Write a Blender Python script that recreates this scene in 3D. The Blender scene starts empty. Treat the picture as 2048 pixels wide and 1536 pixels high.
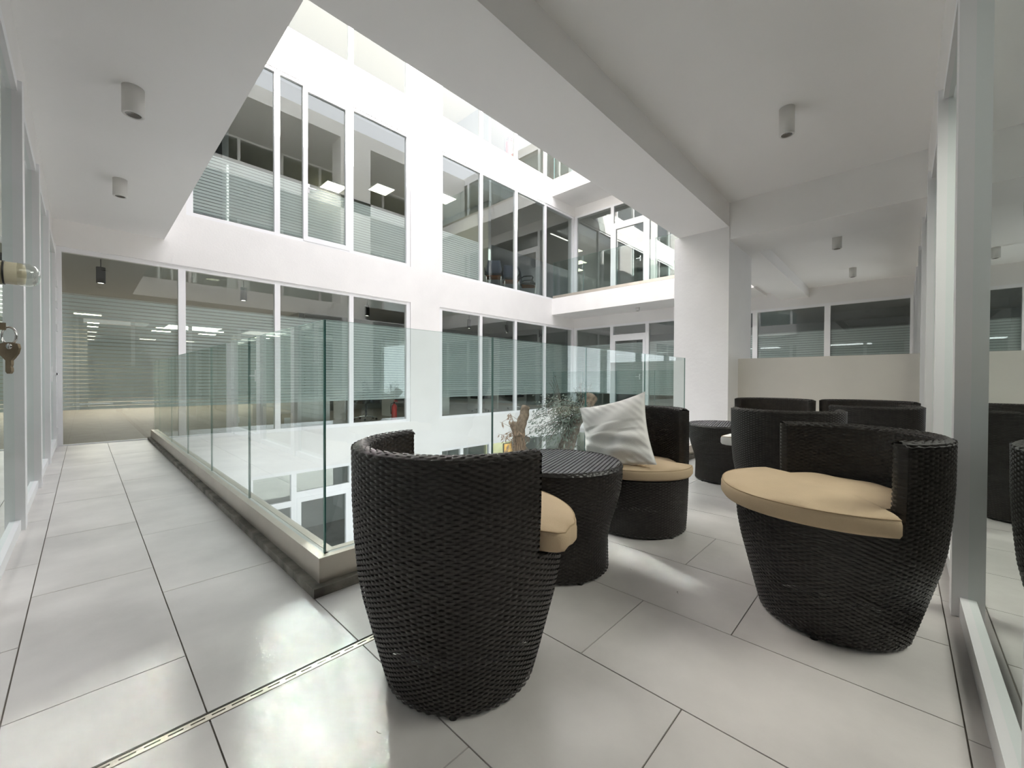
import bpy, math, random
import numpy as np
from mathutils import Vector, Matrix

random.seed(7)
rng = np.random.default_rng(7)
SC = bpy.context.scene
COL = SC.collection
PI = math.pi
D, E3 = 8.925, 12.75            # planes of the far facade and of the east facade
WX, SY = -0.30, -0.20           # planes of the west and south glazing
LV = [-3.9, 0.0, 3.86, 7.95]    # floor levels

# ------------------------------------------------------------------ camera, world, lights, exposure
cam = bpy.data.cameras.new('camera')
cam.sensor_fit = 'HORIZONTAL'
cam.sensor_width = 36.0
cam.lens = 816.6 / 2048 * 36.0
cam.clip_start = 0.02
cam.clip_end = 300
camo = bpy.data.objects.new('camera', cam)
COL.objects.link(camo)
rt = Vector((0.68997551, -0.72382394, 0.00356313))
up = Vector((0.00502429, 0.00971169, 0.99994022))
fw = Vector((0.72381527, 0.68991636, -0.01033753))
camo.matrix_world = Matrix(((rt.x, up.x, -fw.x, 0), (rt.y, up.y, -fw.y, 0), (rt.z, up.z, -fw.z, 1.0), (0, 0, 0, 1)))
SC.camera = camo

world = bpy.data.worlds.new('sky')
SC.world = world
world.use_nodes = True
bg = world.node_tree.nodes['Background']
bg.inputs[0].default_value = (0.94, 0.935, 1.0, 1)
bg.inputs[1].default_value = 3.2

SUN_DIR = Vector((-0.241, 0.772, -0.588)).normalized()
sun = bpy.data.lights.new('sun', 'SUN')
sun.energy = 24.0
sun.angle = math.radians(0.6)
sun.color = (1.0, 0.96, 0.90)
suno = bpy.data.objects.new('sun', sun)
COL.objects.link(suno)
suno.location = (10, -20, 25)
suno.rotation_euler = SUN_DIR.to_track_quat('-Z', 'Y').to_euler()

# sun mirrored back into the gallery by the panes of the floor above
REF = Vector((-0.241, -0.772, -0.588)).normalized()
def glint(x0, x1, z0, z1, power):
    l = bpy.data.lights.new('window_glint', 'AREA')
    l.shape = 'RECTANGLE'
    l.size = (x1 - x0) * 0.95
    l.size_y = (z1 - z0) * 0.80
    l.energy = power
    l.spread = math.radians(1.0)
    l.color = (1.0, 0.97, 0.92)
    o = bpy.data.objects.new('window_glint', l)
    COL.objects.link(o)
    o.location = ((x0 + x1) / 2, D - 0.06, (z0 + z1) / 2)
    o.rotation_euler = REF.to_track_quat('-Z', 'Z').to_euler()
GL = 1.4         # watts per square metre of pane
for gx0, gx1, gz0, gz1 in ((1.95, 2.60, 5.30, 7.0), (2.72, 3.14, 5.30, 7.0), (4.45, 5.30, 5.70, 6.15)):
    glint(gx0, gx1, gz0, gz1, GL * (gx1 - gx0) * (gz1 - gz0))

vs = SC.view_settings
SC.display_settings.display_device = 'sRGB'
vs.view_transform = 'Standard'
vs.look = 'None'
vs.gamma = 1.0
vs.use_curve_mapping = False
vs.exposure = 0.62
cy = SC.cycles
cy.max_bounces = 12
cy.diffuse_bounces = 8
cy.glossy_bounces = 4
cy.transmission_bounces = 6
cy.transparent_max_bounces = 32
cy.caustics_reflective = False
cy.caustics_refractive = False
cy.sample_clamp_indirect = 12.0

# ------------------------------------------------------------------ materials
def new_mat(name):
    m = bpy.data.materials.new(name)
    m.use_nodes = True
    nt = m.node_tree
    return m, nt, nt.nodes['Principled BSDF'], nt.nodes['Material Output']

def mat(name, col, rough=0.5, metal=0.0, var=0.0, scale=4.0, bump=0.0, bscale=60.0, coat=0.0, rand=0.0, spec=0.5):
    m, nt, p, out = new_mat(name)
    p.inputs['Roughness'].default_value = rough
    p.inputs['Metallic'].default_value = metal
    p.inputs['Specular IOR Level'].default_value = spec
    c = (*col, 1)
    p.inputs['Base Color'].default_value = c
    tc = nt.nodes.new('ShaderNodeTexCoord')
    if var or rand:
        n = nt.nodes.new('ShaderNodeTexNoise')
        n.inputs['Scale'].default_value = scale
        n.inputs['Detail'].default_value = 6
        nt.links.new(tc.outputs['Object'], n.inputs['Vector'])
        r = nt.nodes.new('ShaderNodeMapRange')
        r.inputs['From Min'].default_value = 0.3
        r.inputs['From Max'].default_value = 0.7
        r.inputs['To Min'].default_value = 1 - var
        r.inputs['To Max'].default_value = 1 + var
        nt.links.new(n.outputs['Fac'], r.inputs['Value'])
        v = r.outputs[0]
        if rand:
            oi = nt.nodes.new('ShaderNodeObjectInfo')
            r2 = nt.nodes.new('ShaderNodeMapRange')
            r2.inputs['To Min'].default_value = 1 - rand
            r2.inputs['To Max'].default_value = 1 + rand
            nt.links.new(oi.outputs['Random'], r2.inputs['Value'])
            mm = nt.nodes.new('ShaderNodeMath')
            mm.operation = 'MULTIPLY'
            nt.links.new(v, mm.inputs[0])
            nt.links.new(r2.outputs[0], mm.inputs[1])
            v = mm.outputs[0]
        vm = nt.nodes.new('ShaderNodeVectorMath')
        vm.operation = 'SCALE'
        vm.inputs[0].default_value = col
        nt.links.new(v, vm.inputs['Scale'])
        nt.links.new(vm.outputs[0], p.inputs['Base Color'])
    if bump:
        n2 = nt.nodes.new('ShaderNodeTexNoise')
        n2.inputs['Scale'].default_value = bscale
        n2.inputs['Detail'].default_value = 4
        nt.links.new(tc.outputs['Object'], n2.inputs['Vector'])
        b = nt.nodes.new('ShaderNodeBump')
        b.inputs['Strength'].default_value = bump
        b.inputs['Distance'].default_value = 0.01
        nt.links.new(n2.outputs['Fac'], b.inputs['Height'])
        nt.links.new(b.outputs[0], p.inputs['Normal'])
    if coat:
        p.inputs['Coat Weight'].default_value = coat
        p.inputs['Coat Roughness'].default_value = 0.15
    return m

def glass(name, tint, gain=1.7, ior=1.5):
    """thin pane: Fresnel mirror on the outward face, tinted see-through"""
    m, nt, p, out = new_mat(name)
    nt.nodes.remove(p)
    fr = nt.nodes.new('ShaderNodeFresnel')
    fr.inputs['IOR'].default_value = ior
    ge = nt.nodes.new('ShaderNodeNewGeometry')
    s = nt.nodes.new('ShaderNodeMath'); s.operation = 'SUBTRACT'
    s.inputs[0].default_value = gain
    g2 = nt.nodes.new('ShaderNodeMath'); g2.operation = 'MULTIPLY'
    g2.inputs[1].default_value = gain
    nt.links.new(ge.outputs['Backfacing'], g2.inputs[0])
    nt.links.new(g2.outputs[0], s.inputs[1])
    k = nt.nodes.new('ShaderNodeMath'); k.operation = 'MULTIPLY'; k.use_clamp = True
    nt.links.new(fr.outputs[0], k.inputs[0]); nt.links.new(s.outputs[0], k.inputs[1])
    tr = nt.nodes.new('ShaderNodeBsdfTransparent')
    tr.inputs[0].default_value = (*tint, 1)
    gl = nt.nodes.new('ShaderNodeBsdfGlossy')
    gl.inputs['Roughness'].default_value = 0.0
    gl.inputs[0].default_value = (0.93, 0.98, 0.96, 1)
    mx = nt.nodes.new('ShaderNodeMixShader')
    nt.links.new(k.outputs[0], mx.inputs[0])
    nt.links.new(tr.outputs[0], mx.inputs[1]); nt.links.new(gl.outputs[0], mx.inputs[2])
    nt.links.new(mx.outputs[0], out.inputs[0])
    return m

def film_mat(name):
    """frosted privacy film printed with thin clear lines"""
    m, nt, p, out = new_mat(name)
    nt.nodes.remove(p)
    tc = nt.nodes.new('ShaderNodeTexCoord')
    sp = nt.nodes.new('ShaderNodeSeparateXYZ')
    nt.links.new(tc.outputs['Object'], sp.inputs[0])
    a = nt.nodes.new('ShaderNodeMath'); a.operation = 'DIVIDE'; a.inputs[1].default_value = 0.058
    nt.links.new(sp.outputs['Z'], a.inputs[0])
    f = nt.nodes.new('ShaderNodeMath'); f.operation = 'FRACT'
    nt.links.new(a.outputs[0], f.inputs[0])
    l = nt.nodes.new('ShaderNodeMath'); l.operation = 'LESS_THAN'; l.inputs[1].default_value = 0.82
    nt.links.new(f.outputs[0], l.inputs[0])
    w = nt.nodes.new('ShaderNodeMath'); w.operation = 'MULTIPLY'; w.inputs[1].default_value = 0.86
    nt.links.new(l.outputs[0], w.inputs[0])
    tr = nt.nodes.new('ShaderNodeBsdfTransparent')
    df = nt.nodes.new('ShaderNodeBsdfDiffuse'); df.inputs[0].default_value = (0.83, 0.90, 0.90, 1)
    tl = nt.nodes.new('ShaderNodeBsdfTranslucent'); tl.inputs[0].default_value = (0.83, 0.90, 0.90, 1)
    m2 = nt.nodes.new('ShaderNodeMixShader'); m2.inputs[0].default_value = 0.12
    nt.links.new(df.outputs[0], m2.inputs[1]); nt.links.new(tl.outputs[0], m2.inputs[2])
    mx = nt.nodes.new('ShaderNodeMixShader')
    nt.links.new(w.outputs[0], mx.inputs[0])
    nt.links.new(tr.outputs[0], mx.inputs[1]); nt.links.new(m2.outputs[0], mx.inputs[2])
    nt.links.new(mx.outputs[0], out.inputs[0])
    return m

def emit(name, col, s):
    m, nt, p, out = new_mat(name)
    p.inputs['Base Color'].default_value = (*col, 1)
    p.inputs['Emission Color'].default_value = (*col, 1)
    p.inputs['Emission Strength'].default_value = s
    return m

M = {
    'plaster': mat('white_plaster', (0.86, 0.845, 0.828), 0.85, var=0.03, scale=1.3, bump=0.12, bscale=35),
    'ceiling': mat('ceiling_paint', (0.90, 0.893, 0.88), 0.9, var=0.015, scale=0.8),
    'column': mat('column_plaster', (0.86, 0.855, 0.845), 0.85, var=0.02, scale=2, bump=0.25, bscale=18),
    'lowwall': mat('putty_plaster', (0.74, 0.71, 0.65), 0.85, var=0.04, scale=1.5, bump=0.1, bscale=30),
    'tile': mat('beige_stone_tile', (0.655, 0.625, 0.605), 0.34, var=0.14, scale=2.3, bump=0.10, bscale=22, rand=0.035),
    'grout': mat('grout', (0.27, 0.245, 0.215), 0.9),
    'stone': mat('dark_stone', (0.19, 0.175, 0.15), 0.75, var=0.6, scale=7, bump=0.5, bscale=40),
    'steel': mat('brushed_steel', (0.58, 0.53, 0.465), 0.36, metal=0.6, var=0.08, scale=3, bump=0.03, bscale=120),
    'seal': mat('pale_sealant', (0.55, 0.56, 0.54), 0.6),
    'chrome': mat('chrome', (0.75, 0.75, 0.75), 0.15, metal=1.0),
    'frame': mat('white_aluminium', (0.88, 0.88, 0.89), 0.42, var=0.01),
    'glass': glass('window_glass', (0.885, 0.91, 0.90), gain=2.9),
    'rail_glass': glass('rail_glass', (0.885, 0.93, 0.92), gain=1.5),
    'glass_edge': mat('green_glass_edge', (0.05, 0.17, 0.155), 0.12),
    'film': film_mat('frosted_film'),
    'rattan': mat('dark_rattan', (0.022, 0.019, 0.0170), 0.38, var=0.35, scale=30, spec=0.5),
    'rattan_rim': mat('rattan_rim', (0.024, 0.021, 0.019), 0.6, var=0.35, scale=30, spec=0.3),
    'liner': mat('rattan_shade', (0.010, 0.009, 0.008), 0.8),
    'rattan_top': mat('rattan_slat', (0.078, 0.074, 0.086), 0.36, var=0.2, scale=20),
    'cushion': mat('beige_canvas', (0.56, 0.43, 0.285), 0.9, var=0.05, scale=5, bump=0.2, bscale=320),
    'pillow': mat('white_cotton', (0.90, 0.885, 0.865), 0.9, var=0.02, scale=4, bump=0.15, bscale=250),
    'seam': mat('beige_seam', (0.42, 0.31, 0.19), 0.9),
    'black': mat('black_plastic', (0.012, 0.012, 0.012), 0.5),
    'ivory': mat('ivory_plastic', (0.74, 0.70, 0.52), 0.4),
    'key': mat('worn_key_metal', (0.33, 0.27, 0.19), 0.4, metal=0.8, var=0.2, scale=60),
    'lamp': mat('lamp_body_white', (0.74, 0.73, 0.70), 0.5),
    'lens': mat('lamp_lens', (0.10, 0.085, 0.07), 0.2, coat=0.5),
    'room_wall': mat('office_wall', (0.62, 0.59, 0.50), 0.9),
    'room_dark': mat('office_ceiling_dark', (0.50, 0.50, 0.49), 0.9),
    'room_floor': mat('office_floor', (0.36, 0.32, 0.27), 0.6, var=0.1),
    'room_grey': mat('office_grey_wall', (0.34, 0.36, 0.36), 0.9),
    'office_shade': mat('dark_office_shade', (0.05, 0.05, 0.045), 0.95),  # shade put into the colour: south office looks unlit despite its added lights
    'yellow': mat('yellow_wall', (0.74, 0.70, 0.42), 0.8),
    'orange': mat('orange_print', (0.80, 0.42, 0.08), 0.7, var=0.5, scale=14),
    'led': emit('led_panel', (1.0, 0.93, 0.66), 14.0),
    'led_spot': emit('led_spot', (1.0, 0.95, 0.85), 9.0),
    'desk': mat('white_laminate', (0.72, 0.72, 0.70), 0.5),
    'carton': mat('brown_cardboard', (0.42, 0.34, 0.24), 0.9),
    'red': mat('red_enamel', (0.60, 0.03, 0.03), 0.35),
    'mesh_grey': mat('blue_grey_mesh', (0.055, 0.065, 0.095), 0.7),
    'orange_seat': mat('rust_fabric', (0.42, 0.14, 0.05), 0.9),
    'bark': mat('bark', (0.22, 0.165, 0.12), 0.9, var=0.35, scale=14, bump=0.8, bscale=30),
    'bark_dark': mat('dark_bark', (0.13, 0.11, 0.09), 0.9, var=0.35, scale=14, bump=0.8, bscale=30),
    'cut': mat('sawn_wood', (0.17, 0.10, 0.06), 0.9, var=0.2, scale=20),
    'leaf': mat('grey_green_leaf', (0.165, 0.20, 0.165), 0.55, var=0.4, scale=6),
    'dry': mat('dry_twig', (0.33, 0.23, 0.16), 0.9),
    'concrete': mat('grey_concrete', (0.58, 0.58, 0.57), 0.85, var=0.1),
}
M['clear'] = glass('clear_plastic', (0.90, 0.90, 0.87), gain=3.0)

# ------------------------------------------------------------------ helpers
class MB:
    """collects boxes and free faces, then links them as one mesh object"""
    def __init__(s):
        s.v, s.f, s.mi = [], [], []
    def box(s, x0, x1, y0, y1, z0, z1, mi=0):
        x0, x1 = min(x0, x1), max(x0, x1); y0, y1 = min(y0, y1), max(y0, y1); z0, z1 = min(z0, z1), max(z0, z1)
        b = len(s.v)
        s.v += [(x0, y0, z0), (x1, y0, z0), (x1, y1, z0), (x0, y1, z0), (x0, y0, z1), (x1, y0, z1), (x1, y1, z1), (x0, y1, z1)]
        s.f += [(b, b+3, b+2, b+1), (b+4, b+5, b+6, b+7), (b, b+1, b+5, b+4), (b+1, b+2, b+6, b+5), (b+2, b+3, b+7, b+6), (b+3, b, b+4, b+7)]
        s.mi += [mi] * 6
        return s
    def quad(s, a, b_, c, d, mi=0):
        b = len(s.v)
        s.v += [a, b_, c, d]
        s.f.append((b, b+1, b+2, b+3)); s.mi.append(mi)
        return s
    def tube(s, pts, rad, n=8, mi=0, caps=True):
        pts = [Vector(p) for p in pts]
        if not hasattr(rad, '__len__'): rad = [rad] * len(pts)
        b = len(s.v)
        prev = None
        for i, p in enumerate(pts):
            t = (pts[min(i+1, len(pts)-1)] - pts[max(i-1, 0)]).normalized()
            ref = Vector((0, 0, 1)) if abs(t.z) < 0.95 else Vector((1, 0, 0))
            u = t.cross(ref).normalized() if prev is None else (prev - t * prev.dot(t)).normalized()
            prev = u
            w = t.cross(u)
            for k in range(n):
                a = 2 * PI * k / n
                s.v.append(tuple(p + (u * math.cos(a) + w * math.sin(a)) * rad[i]))
        for i in range(len(pts) - 1):
            for k in range(n):
                k2 = (k + 1) % n
                s.f.append((b+i*n+k, b+i*n+k2, b+(i+1)*n+k2, b+(i+1)*n+k)); s.mi.append(mi)
        if caps:
            s.f.append(tuple(b + k for k in range(n - 1, -1, -1))); s.mi.append(mi)
            e = b + (len(pts) - 1) * n
            s.f.append(tuple(e + k for k in range(n))); s.mi.append(mi)
        return s
    def lathe(s, prof, n=24, cx=0, cy=0, mi=0):
        b = len(s.v)
        for r, z in prof:
            for k in range(n):
                a = 2 * PI * k / n
                s.v.append((cx + r * math.cos(a), cy + r * math.sin(a), z))
        for i in range(len(prof) - 1):
            for k in range(n):
                k2 = (k + 1) % n
                s.f.append((b+i*n+k, b+i*n+k2, b+(i+1)*n+k2, b+(i+1)*n+k)); s.mi.append(mi)
        return s
    def build(s, name, mats, parent=None, smooth=False, loc=None):
        me = bpy.data.meshes.new(name)
        me.from_pydata(s.v, [], s.f)
        mats = mats if isinstance(mats, (list, tuple)) else [mats]
        for m in mats: me.materials.append(m)
        if len(mats) > 1: me.polygons.foreach_set('material_index', s.mi)
        if smooth: me.polygons.foreach_set('use_smooth', [True] * len(me.polygons))
        me.update()
        return link(name, me, parent, loc)

def link(name, me, parent=None, loc=None):
    o = bpy.data.objects.new(name, me)
    COL.objects.link(o)
    if parent: o.parent = parent
    if loc: o.location = loc
    return o

def struct(o):
    o['kind'] = 'structure'
    return o
def stuff(o):
    o['kind'] = 'stuff'
    return o
def tag(o, label, cat, group=None):
    o['label'] = label; o['category'] = cat
    if group: o['group'] = group
    return o
def empty(name, loc=(0, 0, 0), rz=0.0):
    o = bpy.data.objects.new(name, None)
    o.empty_display_size = 0.1
    COL.objects.link(o)
    o.location = loc
    o.rotation_euler = (0, 0, rz)
    return o
def copy_tree(o, parent=None):
    c = o.copy()
    COL.objects.link(c)
    if parent: c.parent = parent
    for ch in list(o.children): copy_tree(ch, c)
    return c

# side frames: a runs along the wall, b outward away from the court, z up
def far(a0, a1, b0, b1): return (a0, a1, D + b0, D + b1)
def east(a0, a1, b0, b1): return (E3 + b0, E3 + b1, a0, a1)
def west(a0, a1, b0, b1): return (WX - b0, WX - b1, a0, a1)
def south(a0, a1, b0, b1): return (a0, a1, SY - b0, SY - b1)

WIN = [0]
def window(side, bars, z0, z1, film=None, skip=(), film_on=None, bar=0.10, depth=(-0.03, 0.06), top=0.07, bot=0.07, proud=None, wide=None):
    """glazing: frame rails, mullions, panes and film; bars = centres of the uprights"""
    WIN[0] += 1
    w = struct(empty('window_%d' % WIN[0]))
    d0, d1 = depth
    bars = sorted(bars)
    a0, a1 = bars[0] - bar / 2, bars[-1] + bar / 2
    MB().box(*side(a0, a1, d0, d1), z1 - top, z1).build('head_rail', M['frame'], w)
    MB().box(*side(a0, a1, d0, d1), z0, z0 + bot).build('sill_rail', M['frame'], w)
    for b in bars:
        MB().box(*side(b - bar / 2, b + bar / 2, (proud if proud is not None else d0 - 0.004), d1), z0, z1).build('mullion', M['frame'], w)
    for i, (p, q) in enumerate(zip(bars[:-1], bars[1:])):
        if i in skip: continue
        MB().box(*side(p + bar / 2 - 0.01, q - bar / 2 + 0.01, 0.012, 0.022), z0 + bot - 0.01, z1 - top + 0.01).build('pane', M['glass'], w)
        if film and (film_on is None or i in film_on):
            x0, x1, y0, y1 = side(p + bar / 2, q - bar / 2, 0.026, 0.026)
            MB().quad((x0, y0, film[0]), (x1, y1, film[0]), (x1, y1, film[1]), (x0, y0, film[1])).build('frosted_film', M['film'], w)
    return w

DOOR = [0]
def door(side, a0, a1, z0, z1, handle_a, hz, transom=None, film=None, out=-0.045):
    """white framed glass leaf with a lever handle, set between two mullions"""
    DOOR[0] += 1
    w = struct(empty('door_%d' % DOOR[0]))
    t = 0.085
    lz = transom if transom else z1
    for p in ((a0, a0 + t), (a1 - t, a1)):
        MB().box(*side(p[0], p[1], out, 0.03), z0, lz).build('door_stile', M['frame'], w)
    for p in ((z0, z0 + 0.10), (lz - 0.09, lz)):
        MB().box(*side(a0 + t, a1 - t, out, 0.03), p[0], p[1]).build('door_rail', M['frame'], w)
    MB().box(*side(a0 + t, a1 - t, 0.0, 0.01), z0 + 0.10, lz - 0.09).build('pane', M['glass'], w)
    if film:
        x0, x1, y0, y1 = side(a0 + t, a1 - t, 0.012, 0.012)
        MB().quad((x0, y0, film[0]), (x1, y1, film[0]), (x1, y1, film[1]), (x0, y0, film[1])).build('frosted_film', M['film'], w)
    if transom:
        MB().box(*side(a0, a1, -0.03, 0.03), lz, lz + 0.13).build('transom_bar', M['frame'], w)
        MB().box(*side(a0, a1, 0.0, 0.01), lz + 0.13, z1).build('transom_pane', M['glass'], w)
    sgn = 1 if handle_a < (a0 + a1) / 2 else -1
    h = MB().box(*side(handle_a - 0.018, handle_a + 0.018, out - 0.012, out), hz - 0.09, hz + 0.09).box(*side(handle_a - 0.012, handle_a + 0.012, out - 0.055, out - 0.012), hz - 0.012, hz + 0.012)
    h.box(*side(handle_a - 0.012 if sgn > 0 else handle_a - 0.13, handle_a + 0.13 if sgn > 0 else handle_a + 0.012, out - 0.06, out - 0.042), hz - 0.011, hz + 0.011)
    h.build('door_handle', M['frame'], w)
    return w

# unseen area lights added inside the offices to brighten gallery and rooms
def office_fill(x, y, z, sx, sy_, power, col=(1.0, 0.96, 0.88)):
    l = bpy.data.lights.new('office_fill', 'AREA')
    l.shape = 'RECTANGLE'; l.size = sx; l.size_y = sy_; l.energy = power; l.color = col
    o = bpy.data.objects.new('office_fill', l); COL.objects.link(o); o.location = (x, y, z)
OFFICE = [(-2.2, 2.0), (-2.2, 6.0)]
for x, y in OFFICE: office_fill(x, y, 2.92, 1.2, 1.8, 30, (0.98, 0.97, 1.0))  # west pair added as fill for the walkway, no fixtures there
office_fill(2.0, 17.0, 3.0, 4.0, 6.0, 170)
office_fill(2.0, 26.0, 3.0, 4.0, 6.0, 170)
office_fill(10.5, 9.85, -1.0, 1.2, 0.6, 13)
for x, w_ in ((0.8, 8), (2.9, 92), (5.4, 24), (8.0, 8)): office_fill(x, -1.7, 2.92, 1.6, 1.6, w_)  # south row added as unseen fill for the seating area

# ------------------------------------------------------------------ structure: far facade (north)
BAY2 = [6.61, 8.065, 9.56, 11.045, 12.68]
wf = MB()
T = 0.30
zb = [(-4.2, -3.9), (-0.87, -0.06), (2.935, 3.82), (7.10, 7.98), (10.9, 12.2)]
for a, b in zb: wf.box(WX - 0.3, 18.2, D, D + T, a, b)
for (a, b), (c_, d_) in zip(zb[:-1], zb[1:]):
    wf.box(5.67, 6.56, D, D + T, b, c_)                          # pier
wf.box(WX - 0.3, WX - 0.01, D, D + T, -0.06, 2.935)
wf.box(WX - 0.3, 1.23, D, D + T, 3.82, 7.10)
wf.box(WX - 0.3, 1.23, D, D + T, 7.98, 10.9)                       # wall left of the upper windows
wf.box(12.74, 18.2, D, D + T, -0.06, 2.935)
wf.box(12.74, 18.2, D, D + T, -3.9, -0.87)
wf.box(12.74, 18.2, D, D + T, 3.82, 7.10)
wf.box(12.74, 18.2, D, D + T, 7.98, 10.9)
wf.box(WX - 0.3, 2.12, D, D + T, -3.9, -0.87)
struct(wf.build('wall_far', M['plaster']))
FILM1, FILM2 = (0.52, 2.27), (3.92, 5.02)
R = dict(depth=(0.05, 0.13))
def farr(a0, a1, b0, b1): return far(a0, a1, b0 + 0.055, b1 + 0.055)
window(farr, [-0.265, 1.172, 2.655, 4.155, 5.615], -0.06, 2.935, FILM1)
window(farr, BAY2, -0.06, 2.935, FILM1)
window(farr, [1.28, 2.655, 4.155, 5.615], 3.82, 7.10, FILM2, skip=(1,))
MB().box(*farr(2.70, 3.14, 0.012, 0.022), 3.88, 7.04).build('pane', M['glass'], bpy.data.objects['window_3'])
q = farr(2.70, 3.14, 0.03, 0.03)
MB().quad((q[0], q[2], FILM2[0]), (q[1], q[2], FILM2[0]), (q[1], q[2], FILM2[1]), (q[0], q[2], FILM2[1])).build('frosted_film', M['film'], bpy.data.objects['window_3'])
door(farr, 3.14, 4.11, 3.86, 7.04, 3.24, 4.95, film=FILM2)
window(farr, BAY2, 3.82, 7.10, FILM2, film_on=(0,))
window(farr, [1.28, 2.655, 4.155, 5.615], 7.98, 10.9, None)
window(farr, BAY2, 7.98, 10.9, None)
window(farr, [2.17, 2.95, 4.155, 5.615], -3.9, -0.87, None, skip=(1,))
door(farr, 3.0, 4.11, -3.9, -0.87, 3.1, -2.8, transom=-1.45)
MB().box(*farr(2.22, 2.90, -0.03, 0.05), -1.6, -1.48).build('transom_bar', M['frame'], bpy.data.objects['window_7'])
window(farr, [6.61, 7.35, 8.45, 9.56, 11.045, 12.68], -3.9, -0.87, None)

# ------------------------------------------------------------------ east facade and galleries
we = MB()
for a, b in ((-4.2, -3.9), (-0.87, -0.02), (2.93, 3.86), (7.10, 7.95), (10.4, 10.7)):
    we.box(E3, E3 + T, -0.5, D + T, a, b)
we.box(E3, E3 + T, -0.6, -0.24, -3.9, 10.7)
struct(we.build('wall_east', M['plaster']))
EB = [-0.19, 1.34, 2.92, 4.45, 6.03, 7.33, 8.86]
for (z0, z1, fl, tr, hz) in ((0.0, 2.93, FILM1, 2.44, 1.12), (3.86, 7.10, None, 6.30, 5.03)):
    window(east, EB, z0, z1, fl, skip=(4,), bar=0.12)
    door(east, 6.09, 7.27, z0, z1 - 0.07, 6.27, hz, transom=tr, film=fl)
window(east, EB, 7.95, 10.4, None, bar=0.12)
window(east, EB, -3.9, -0.87, None, bar=0.12)

sl = MB()
sl.box(11.39, E3 - 0.001, 2.65, D - 0.001, 3.29, 3.855)
sl.box(11.39, E3 - 0.001, 2.65, D - 0.001, 7.445, 7.95)
sl.box(11.39, E3 - 0.001, 2.65, D - 0.001, -0.60, -0.001)
struct(sl.build('ceiling_east', M['plaster']))

# south and west sides above the gallery (seen only mirrored in the panes)
ss = MB()
ss.box(0.94, 11.39, SY, 2.65, 7.445, 7.95)
ss.box(-6, 11.39, SY, 2.65, 10.1, 10.6)
ss.box(-6, 12.6, SY - 6, SY, 10.1, 10.6)
ss.box(-6, 0.94, SY, D - 0.001, 7.445, 7.95)
ss.box(11.41, E3 - 0.001, SY + 0.02, 2.64, 3.86, 10.6)  # corner block added to stop sun leaking onto the far facade
ss.box(6.7, 7.9, 1.9, 2.65, 3.86, 10.1)
struct(ss.build('wall_south', M['plaster']))
window(south, [-0.25, 1.12, 2.6, 4.08, 5.56, 7.04, 8.5, 10.0, 11.5, 12.6], 3.86, 7.1, FILM2, bar=0.10)
window(south, [-0.25, 1.12, 2.6, 4.08, 5.56, 7.04, 8.5, 10.0, 11.5, 12.6], 7.95, 10.1, None, bar=0.10)
window(west, [-0.25, 1.27, 2.75, 4.23, 5.71, 7.19, 8.85], 3.86, 7.1, FILM2, bar=0.10)
sp = MB().box(-6, 12.6, SY - T, SY, 7.10, 7.95).box(WX - T, WX, SY, D, 7.10, 7.95)
struct(sp.build('trim_1', M['plaster']))

# ------------------------------------------------------------------ ceilings and beams of our gallery
c = MB()
c.box(WX, 6.735, SY, 1.90, 3.68, 3.855)
c.box(WX, 0.94, 1.90, D - 0.001, 3.32, 3.855)
c.box(7.70, E3, SY, 2.65, 3.36, 3.855)
struct(c.build('ceiling_gallery', M['ceiling']))
struct(MB().box(0.94, 11.39, 1.90, 2.65, 3.32, 3.854).build('beam_court', M['ceiling']))
struct(MB().box(6.735, 7.70, SY, 1.90, 3.13, 3.855).build('beam_cross', M['ceiling']))
struct(MB().box(7.70, E3 - 0.001, 1.72, 2.32, 3.13, 3.36).build('beam_end', M['ceiling']))
struct(MB().box(6.72, 7.98, 1.895, 2.72, -4.2, 3.32).build('column', M['column']))
struct(MB().box(7.24, 7.36, SY + 0.02, 1.895, 0.0, 1.35).build('wall_partition', M['lowwall']))
up_ = MB()
up_.box(WX - T, WX, -0.5, D, 2.90, 3.855)
up_.box(WX - T, WX, -0.5, D, -0.6, -0.02)
struct(up_.build('wall_left', M['plaster']))
up_ = MB()
up_.box(-1, E3, SY - T, SY, 2.98, 3.855)
up_.box(-1, E3, SY - T, SY, -0.6, -0.02)
struct(up_.build('wall_right', M['plaster']))

# ------------------------------------------------------------------ west and south glazing of our floor
wl = window(west, [-0.15, 1.27, 2.75, 4.23, 5.72, 7.20, 8.83], 0.0, 2.93, FILM1, skip=(5,), bar=0.13, depth=(-0.012, 0.05), proud=-0.032)
door(west, 7.25, 8.78, 0.03, 2.86, 7.36, 1.05, film=FILM1, out=-0.03)
for z in (2.05, 2.35, 1.72, 0.25):
    MB().box(WX + 0.03, WX + 0.05, 8.70, 8.76, z - 0.05, z + 0.05).build('hinge', M['frame'], bpy.data.objects['door_%d' % DOOR[0]])
window(south, [1.12, 2.605, 4.08, 5.56, 7.04, 8.5, 10.0, 11.4, 12.7], 0.0, 2.98, None, bar=0.095, depth=(-0.012, 0.06), proud=-0.036, bot=0.085)
window(south, [-0.25, -0.13], 0.0, 2.98, None, bar=0.06)
struct(MB().box(-0.10, 1.08, SY - 0.05, SY + 0.012, 2.90, 2.98).build('trim_2', M['frame']))

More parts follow.
